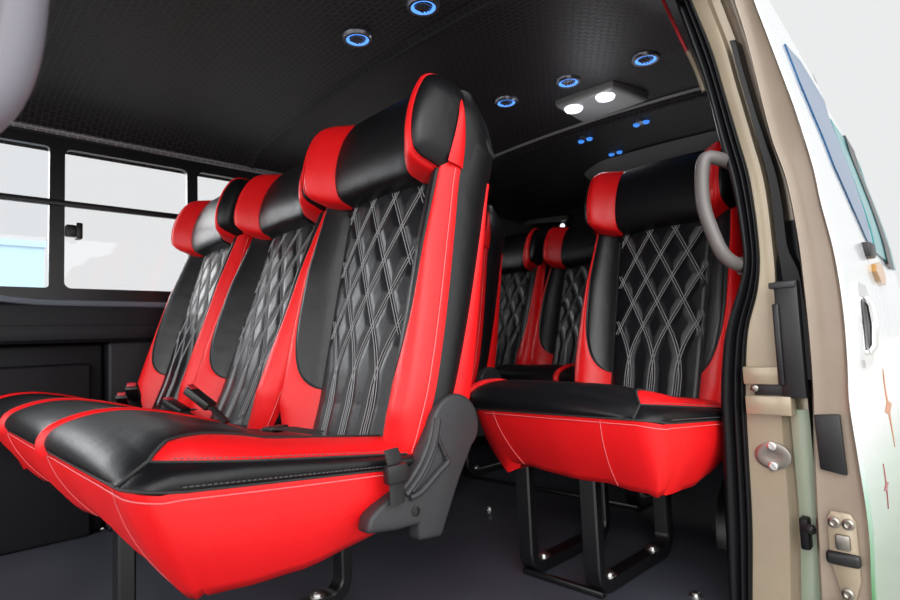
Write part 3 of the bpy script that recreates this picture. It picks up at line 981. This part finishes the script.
for z in zs:
    a, b = smooth_interp(z, SR) - .004, smooth_interp(z, JJ)
    lo = max(0, min(1, (.50 - z) / .1))
    row = []
    for u in lin(0, 1, 20):
        fold = .014 * max(0, min(1, (u - .60) / .08)) - .010 * max(0, min(1, (u - .82) / .06)) * lo
        row.append((a + (b - a) * u, YP + .016 + fold + .008 * u * u, z))
    row.append((b + .001, YP + .16, z))
    rows.append(row)
tag(MB().grid(rows).build('trim_9', M['beige'], angle=50), kind='structure')
rows = []
for z in zs:
    a, b = smooth_interp(z, JJ) - .004, smooth_interp(z, D0) + .004
    rows.append([(a + (b - a) * u, YP + .05 - .012 * math.sin(PI * u), z) for u in lin(0, 1, 6)])
k = next(i for i, z in enumerate(zs) if z > .80)
tag(MB().grid(rows[:k + 1]).build('trim_10', M['rubber'], angle=70), kind='structure')
tag(MB().grid(rows[k:]).build('trim_14', M['beige_dark'], angle=70), kind='structure')
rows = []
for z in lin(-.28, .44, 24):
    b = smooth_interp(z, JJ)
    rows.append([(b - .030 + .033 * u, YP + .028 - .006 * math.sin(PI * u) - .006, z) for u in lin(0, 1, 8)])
tag(MB().grid(rows).build('trim_11', M['green_reflection'], angle=70), kind='structure')  # jamb channel strip carrying the door's reflected green as its colour
# black run of seal and stop block above the hinge
rows = []
for z in lin(.50, 1.22, 40):
    b = smooth_interp(z, JJ)
    wv = .005 + .006 * max(0, min(1, (1.05 - z) / .2)) + .014 * max(0, min(1, (.76 - z) / .05))
    rows.append([(b - .004 - wv * .5, YP + .06, z), (b - .004 - wv * .5, YP + .010, z), (b - .004, YP + .002, z), (b + wv, YP + .006, z), (b + wv + .004, YP + .06, z)])
tag(MB().grid(rows).build('trim_12', M['rubber'], angle=40), kind='structure')
t = empty('door_stop', (-.343, YP - .002, .58), 'black plastic stop block on the pillar above the pale hinge plates', 'door stop')
MB().box(-.022, .020, -.012, .03, -.115, .115).build('stop_body', M['plastic_black'], t, bevel=.004)
MB().box(-.026, -.014, -.018, .0, -.09, .07).build('stop_lip', M['frame_black'], t, bevel=.003)
MB().box(-.030, .018, -.016, 0, .10, .113).build('stop_flange', M['plastic'], t, bevel=.003)
t = empty('hinge_bracket', (-.39, YP, .46), 'two pale metal hinge plates with a dark gap on the door pillar', 'hinge bracket')
MB().box(-.046, .028, -.012, .020, .030, .066).build('hinge_plate', M['beige'], t, bevel=.003)
MB().box(-.044, .040, -.016, .020, -.030, .008).build('hinge_plate', M['beige'], t, bevel=.003)
MB().box(-.030, .040, -.002, .020, .006, .032).build('hinge_gap', M['plastic_black'], t, bevel=.002)
MB().lathe([(.008, 0), (.008, .006), (.005, .008)], (-.028, .0, .022), (0, -1, 0), 12).build('hinge_bolt', M['steel_raw'], t)
t = empty('door_striker', (-.399, YP + .016, .345), 'oval silver striker plate with two bolts on the door pillar', 'striker plate')
MB().lathe([(.027, 0), (.027, .005), (.021, .007), (.010, .004), (.004, .004)], (0, 0, 0), (0, -1, 0), 28, sx=1, sy=1.25).build('striker_plate', M['steel_raw'], t)
for s in (1, -1):
    MB().lathe([(.009, .003), (.009, .010), (.006, .011), (.004, .007)], (0, 0, s * .020), (0, -1, 0), 12).build('striker_bolt', M['bolt'], t)
t = empty('rubber_stop', (-.348, YP + .012, .205), 'small black rubber stop in the notch low on the pillar', 'rubber stop')
MB().box(-.010, .006, -.018, .02, -.030, .030).build('stop_base', M['rubber'], t, bevel=.004)
MB().lathe([(.009, 0), (.009, .016), (.006, .020)], (0, -.012, .012), (1, -.6, 0), 12).build('stop_bumper', M['plastic_black'], t)

# ------------------------------------------------------------------ sliding door, pushed back along the body
EX = sorted(EE + [(-.3, -.250), (1.36, -.364), (1.41, -.387), (1.44, -.44)])
def skin(y, z): return smooth_interp(z, EX) - .08 * (y - 1.25)
door = empty('sliding_door', (-.28, 1.25, -.25), 'open sliding door edge with latch and printed white green outer skin', 'door')
inv = Vector((.28, -1.25, .25))
def dobj(mb, name, mat, label=None, parent=None, **k):
    mb.v = [tuple(Vector(p) + inv) for p in mb.v]
    return mb.build(name, mat, parent or door, label, **k)
zd = lin(-.25, 1.43, 84)
rows = []
for z in zd:
    a, b = smooth_interp(z, D0), smooth_interp(z, EX)
    if z > 1.30: a = min(a, b - .03)
    row = [(a - .03, 2.14, z), (a - .012, 1.32, z), (a, 1.262, z)]
    for u in lin(.08, .93, 14):
        dip = .006 * math.sin(PI * u) ** .5
        row.append((a + (b - a) * u, 1.25 - .002 + dip * .8, z))
    row.append((b - .001, 1.246, z))
    rows.append(row)
m = MB().grid(rows)
dobj(m, 'door_edge', M['beige_dark'], 'taupe painted door edge', angle=50)
rows = []
for z in zd:
    rows.append([(smooth_interp(z, EX) - .001, 1.2455, z)] + [(skin(y, z) + .003, y, z) for y in lin(1.252, 2.15, 30)] + [(skin(2.16, z) - .02, 2.165, z), (smooth_interp(z, D0) - .03, 2.14, z)])
sk = dobj(MB().grid(rows), 'door_skin', M['livery'], 'white outer skin fading to green', angle=60)
def on_skin(poly, off, thick, n=1):
    m = MB()
    N = len(poly)
    cy = sum(p[0] for p in poly) / N; cz = sum(p[1] for p in poly) / N
    rings = []
    for f in lin(1, 0, 6):
        rings.append([(skin(cy + (y - cy) * f, cz + (z - cz) * f) + off + thick, cy + (y - cy) * f, cz + (z - cz) * f) for y, z in poly])
    rows = [[(skin(y, z) + off, y, z) for y, z in poly]] + rings
    m.grid(rows, closed=True)
    return m
def dense(poly, n=6):
    out = []
    for i, p in enumerate(poly):
        q = poly[(i + 1) % len(poly)]
        out += [(p[0] + (q[0] - p[0]) * k / n, p[1] + (q[1] - p[1]) * k / n) for k in range(n)]
    return out
blue = [(1.50, 1.272), (1.497, 1.17), (1.54, 1.076), (1.585, .98), (1.74, .898), (1.97, .828), (2.07, .826), (2.10, 1.02), (2.11, 1.318), (1.72, 1.312)]
w = dobj(on_skin(dense(blue), .002, .005), 'door_window', M['film_blue'], 'blue mirrored side glass', weld=1e-6)
hp = [(1.43, .69), (1.58, .69), (1.60, .675), (1.60, .525), (1.57, .512), (1.44, .512), (1.42, .53), (1.415, .67)]
h = dobj(on_skin(dense(hp, 3), .002, .006), 'handle_recess', M['chrome'], 'chrome door handle surround', weld=1e-6)
dobj(on_skin(dense([(1.445, .655), (1.575, .655), (1.575, .548), (1.445, .548)], 4), .008, .001), 'handle_pocket', M['plastic_black'], 'dark handle pocket', weld=1e-6)
m = MB().tube([(skin(1.51, .655) + .008, 1.50, .660), (skin(1.51, .64) + .018, 1.505, .645), (skin(1.51, .6) + .020, 1.51, .60), (skin(1.51, .56) + .018, 1.505, .556), (skin(1.51, .54) + .008, 1.50, .540)], .008, 8)
dobj(m, 'handle_grip', M['chrome'], 'chrome pull grip')
# latch fittings on the edge
def edge_plate(pts, y0, y1):
    return MB().prism(pts, lambda p, d: (p[0], d, p[1]), y0, y1)
dobj(edge_plate([(-.311, .437), (-.269, .440), (-.266, .330), (-.308, .337)], 1.252, 1.241), 'edge_pad', M['plastic_black'], 'black rectangular pad', bevel=.003)
dobj(edge_plate([(-.305, .250), (-.298, .264), (-.268, .262), (-.260, .248), (-.260, .145), (-.272, .104), (-.290, .106), (-.306, .175)], 1.252, 1.2435), 'latch_plate', M['beige'], 'pale latch plate', bevel=.003)
dobj(MB().box(-.311, -.257, 1.236, 1.252, .168, .192), 'latch_slot', M['plastic_black'], 'black latch slot', bevel=.007, seg=3)
dobj(MB().box(-.294, -.270, 1.238, 1.252, .196, .224), 'latch_claw', M['steel_raw'], 'bare metal latch claw', bevel=.004)
for x, z in ((-.293, .244), (-.271, .244), (-.281, .120)):
    dobj(MB().lathe([(.010, 0), (.010, .004), (.006, .006), (.003, .003)], (x, 1.2435, z), (0, -1, 0), 14), 'latch_screw', M['steel_raw'])
dobj(MB().lathe([(.036, 0), (.036, .016), (.022, .022), (.018, .010)], (-.290, 1.252, .065), (0, -1, 0), 20, sx=1, sy=1.1), 'door_grommet', M['rubber'], 'black rubber grommet')
def star(cy, cz, R, r, n=4, stretch=1.):
    return [(cy + (R if k % 2 == 0 else r) * math.sin(PI * k / n) * (1 if k % (n) else 1), cz + (R * (stretch if k % n == 0 else .6) if k % 2 == 0 else r) * math.cos(PI * k / n)) for k in range(2 * n)]
dobj(on_skin(dense(star(1.555, .250, .048, .009, 4, 1.0), 2), .003, .0012), 'star_decal', M['star_red'], 'small red star decal', weld=1e-6)
dobj(on_skin(dense(star(1.86, .385, .10, .022, 4, 1.0), 2), .003, .0012), 'star_decal', M['star_orange'], 'orange star decal', weld=1e-6)
am = [(1.86, .742), (1.90, .765), (2.04, .780), (2.12, .770), (2.13, .745), (2.08, .715), (1.94, .716)]
dobj(on_skin(dense(am, 4), .002, .012), 'amber_marker', M['amber'], 'amber side marker', weld=1e-6)
dobj(MB().box(skin(1.8, .8) - .01, skin(1.8, .8) + .02, 1.79, 1.86, .775, .815), 'marker_foot', M['plastic_black'], bevel=.006)
# rear quarter of the body behind the door
rows = []
for z in lin(-.35, 1.43, 60):
    rows.append([(skin(2.19, z) - .05, 2.185, z)] + [(skin(y, z) - .006, y, z) for y in lin(2.19, 3.1, 12)])
tag(MB().grid(rows).build('wall_right_outer', M['white'], angle=60), kind='structure')
win2 = obj('window_2', None); tag(win2, kind='structure')
q1 = [(2.25, .835), (2.255, 1.30), (2.70, 1.325), (2.70, .835)]
on_skin(dense(q1), -.004, .005).build('pane', M['film_teal'], win2, 'teal mirrored glass', weld=1e-6)
on_skin(dense([(2.62, .82), (2.62, 1.335), (2.88, 1.335), (2.88, .82)]), -.004, .009).build('window_frame', M['frame_black'], win2, weld=1e-6)
on_skin(dense([(2.90, .83), (2.90, 1.325), (3.08, 1.325), (3.08, .83)]), -.004, .005).build('pane', M['film_teal'], win2, 'teal mirrored glass', weld=1e-6)

# ------------------------------------------------------------------ grab handles
t = empty('grab_handle', (-.462, 1.262, .846), 'grey curved grab handle on the rear door pillar before the single seat', 'grab handle', None)
pts = catmull([(.030, .045, .112), (.014, .0, .122), (-.006, -.028, .122), (-.014, -.034, .08), (-.014, -.034, .02), (-.002, -.032, -.035), (.012, -.024, -.082), (.026, .0, -.104), (.034, .05, -.11)], 6)
MB().tube(pts, .0145, 12).build('handle_grip', M['handle_grey'], t)
for z in (.112, -.108):
    MB().box(.016, .046, .036, .075, z - .02, z + .02).build('handle_mount', M['handle_grey'], t, bevel=.006)
t = empty('grab_handle', (-.50, .05, .803), 'pale grey upright grab handle close to the camera at the photo left edge', 'grab handle')
pts = catmull([(-.0, -.075, .36), (0, -.01, .34), (0, .012, .28), (0, .014, .18), (0, .012, .10), (0, .006, .02), (.0, -.008, -.022), (.0, -.035, -.045), (0, -.08, -.052)], 6)
MB().tube(pts, .019, 14).build('handle_grip', M['handle_lilac'], t)
for z in (.36, -.052):
    MB().box(-.03, .03, -.10, -.072, z - .03, z + .03).build('handle_mount', M['handle_lilac'], t, bevel=.008)
m = MB().box(-.56, -.40, -.20, -.045, -.1, 1.42)
tag(m.build('trim_13', M['beige'], bevel=.012, seg=3), kind='structure')

tag(MB().tube([(-.515, -.12, 1.405), (-.515, .5, 1.405), (-.515, 1.30, 1.40)], .022, 10).build('trim_17', M['rubber']), kind='structure')
# red piping and clip on the lining edge by the door seal
m = MB().tube(catmull([(-.575, 1.32, 1.42), (-.555, 1.315, 1.36), (-.535, 1.31, 1.30), (-.515, 1.31, 1.24)], 5), .004, 6)
tag(m.build('trim_15', M['buckle_red']), kind='structure')
m = MB().tube(catmull([(-.512, 1.30, 1.245), (-.497, 1.297, 1.20), (-.482, 1.297, 1.14)], 5), .006, 8)
tag(m.build('trim_16', M['beige']), kind='structure')

# ------------------------------------------------------------------ floor details
FB = [(-1.43, 1.55, 'small silver bolt head in the aisle floor beside the single seat'), (-.60, 1.33, 'small silver bolt head in the floor between the single seat and the door pillar'),
      (-1.02, .80, 'small silver bolt head in the floor under the near end of the front bench')]
for x, y, l in FB:
    o = bolt_mb((0, 0, 0), .009).build('floor_bolt', M['bolt']); o.location = (x, y, 0)
    tag(o, l, 'bolt')

# ------------------------------------------------------------------ outside
m = MB().add([(-60, -60, -.55), (60, -60, -.55), (60, 60, -.55), (-60, 60, -.55)], [(0, 1, 2, 3)])
tag(m.build('ground', M['concrete'], smooth=False), kind='structure')
t = empty('building', (-11, 2.2, -.55), 'pale blue building seen through the lower part of the left window', 'building')
MB().box(-2, 2, -3.6, -.80, 0, 2.62).build('building_wall', M['bluewall'], t, smooth=False)
MB().box(-2.03, 2.03, -3.63, -.78, 2.62, 2.70).build('building_roof', M['bluewall'], t, smooth=False)

# ------------------------------------------------------------------ light
W = bpy.data.worlds.new('sky'); S.world = W; W.use_nodes = True
nt = W.node_tree; nt.nodes.clear()
out = nt.nodes.new('ShaderNodeOutputWorld'); bg = nt.nodes.new('ShaderNodeBackground')
tc = nt.nodes.new('ShaderNodeTexCoord')
dp = nt.nodes.new('ShaderNodeVectorMath'); dp.operation = 'DOT_PRODUCT'
dp.inputs[1].default_value = Vector((.55, -.72, .42)).normalized()
nt.links.new(tc.outputs['Generated'], dp.inputs[0])
cr = nt.nodes.new('ShaderNodeValToRGB')
mr = nt.nodes.new('ShaderNodeMapRange'); mr.inputs['From Min'].default_value = -.35; mr.inputs['From Max'].default_value = .9
mr.inputs['To Min'].default_value = .0; mr.inputs['To Max'].default_value = 2.5; mr.interpolation_type = 'SMOOTHSTEP'
nt.links.new(dp.outputs['Value'], mr.inputs['Value'])
bg.inputs['Color'].default_value = (.985, .99, 1.0, 1)
dp2 = nt.nodes.new('ShaderNodeVectorMath'); dp2.operation = 'DOT_PRODUCT'
dp2.inputs[1].default_value = Vector((-.95, -.33, .20)).normalized()
nt.links.new(tc.outputs['Generated'], dp2.inputs[0])
m2 = nt.nodes.new('ShaderNodeMapRange'); m2.inputs['From Min'].default_value = .915; m2.inputs['From Max'].default_value = 1.0
m2.inputs['To Min'].default_value = .94; m2.inputs['To Max'].default_value = 10.0; m2.interpolation_type = 'SMOOTHSTEP'
nt.links.new(dp2.outputs['Value'], m2.inputs['Value'])
ad = nt.nodes.new('ShaderNodeMath'); ad.operation = 'ADD'
nt.links.new(mr.outputs[0], ad.inputs[0]); nt.links.new(m2.outputs[0], ad.inputs[1])
nt.links.new(ad.outputs[0], bg.inputs['Strength']); nt.links.new(bg.outputs[0], out.inputs[0])
nt.nodes.remove(cr)
sun = bpy.data.lights.new('sun', 'SUN'); sun.energy = 1.1; sun.angle = math.radians(35); sun.color = (1, .98, .95)
so = bpy.data.objects.new('sun', sun); COL.objects.link(so)
so.rotation_euler = Vector((-.62, .66, -.42)).to_track_quat('-Z', 'Y').to_euler()

ll = bpy.data.lights.new('dome_light', 'POINT'); ll.shadow_soft_size = .05; ll.energy = 1.6; ll.color = (.95, .95, 1)
lo = bpy.data.objects.new('dome_light', ll); COL.objects.link(lo); lo.location = (-1.07, 1.80, zc(-1.06, 1.86) - .22)
# ------------------------------------------------------------------ camera
cam = bpy.data.cameras.new('camera'); co = bpy.data.objects.new('camera', cam); COL.objects.link(co)
cam.sensor_width = 36; cam.lens = 573 / 900 * 36; cam.clip_start = .02
Y = Vector((590, -18, 573)).normalized(); X = -Vector((-559, -67, 573)).normalized()
X = (X - Y * X.dot(Y)).normalized(); Z = X.cross(Y)
if Z.y < 0: Z = -Z
# world axes given in (right, up, forward): rows of the camera basis
right = Vector((X[0], Y[0], Z[0])); up = Vector((X[1], Y[1], Z[1])); fwd = Vector((X[2], Y[2], Z[2]))
mat = Matrix(((right.x, up.x, -fwd.x, 0), (right.y, up.y, -fwd.y, 0), (right.z, up.z, -fwd.z, .60), (0, 0, 0, 1)))
co.matrix_world = mat
cam.dof.use_dof = True; cam.dof.focus_distance = 1.25; cam.dof.aperture_fstop = 5.6
S.camera = co
S.view_settings.view_transform = 'Standard'; S.view_settings.look = 'None'
S.view_settings.gamma = 1; S.view_settings.exposure = -.15; S.view_settings.use_curve_mapping = False
S.cycles.use_denoising = True
S.cycles.max_bounces = 8; S.cycles.transparent_max_bounces = 12
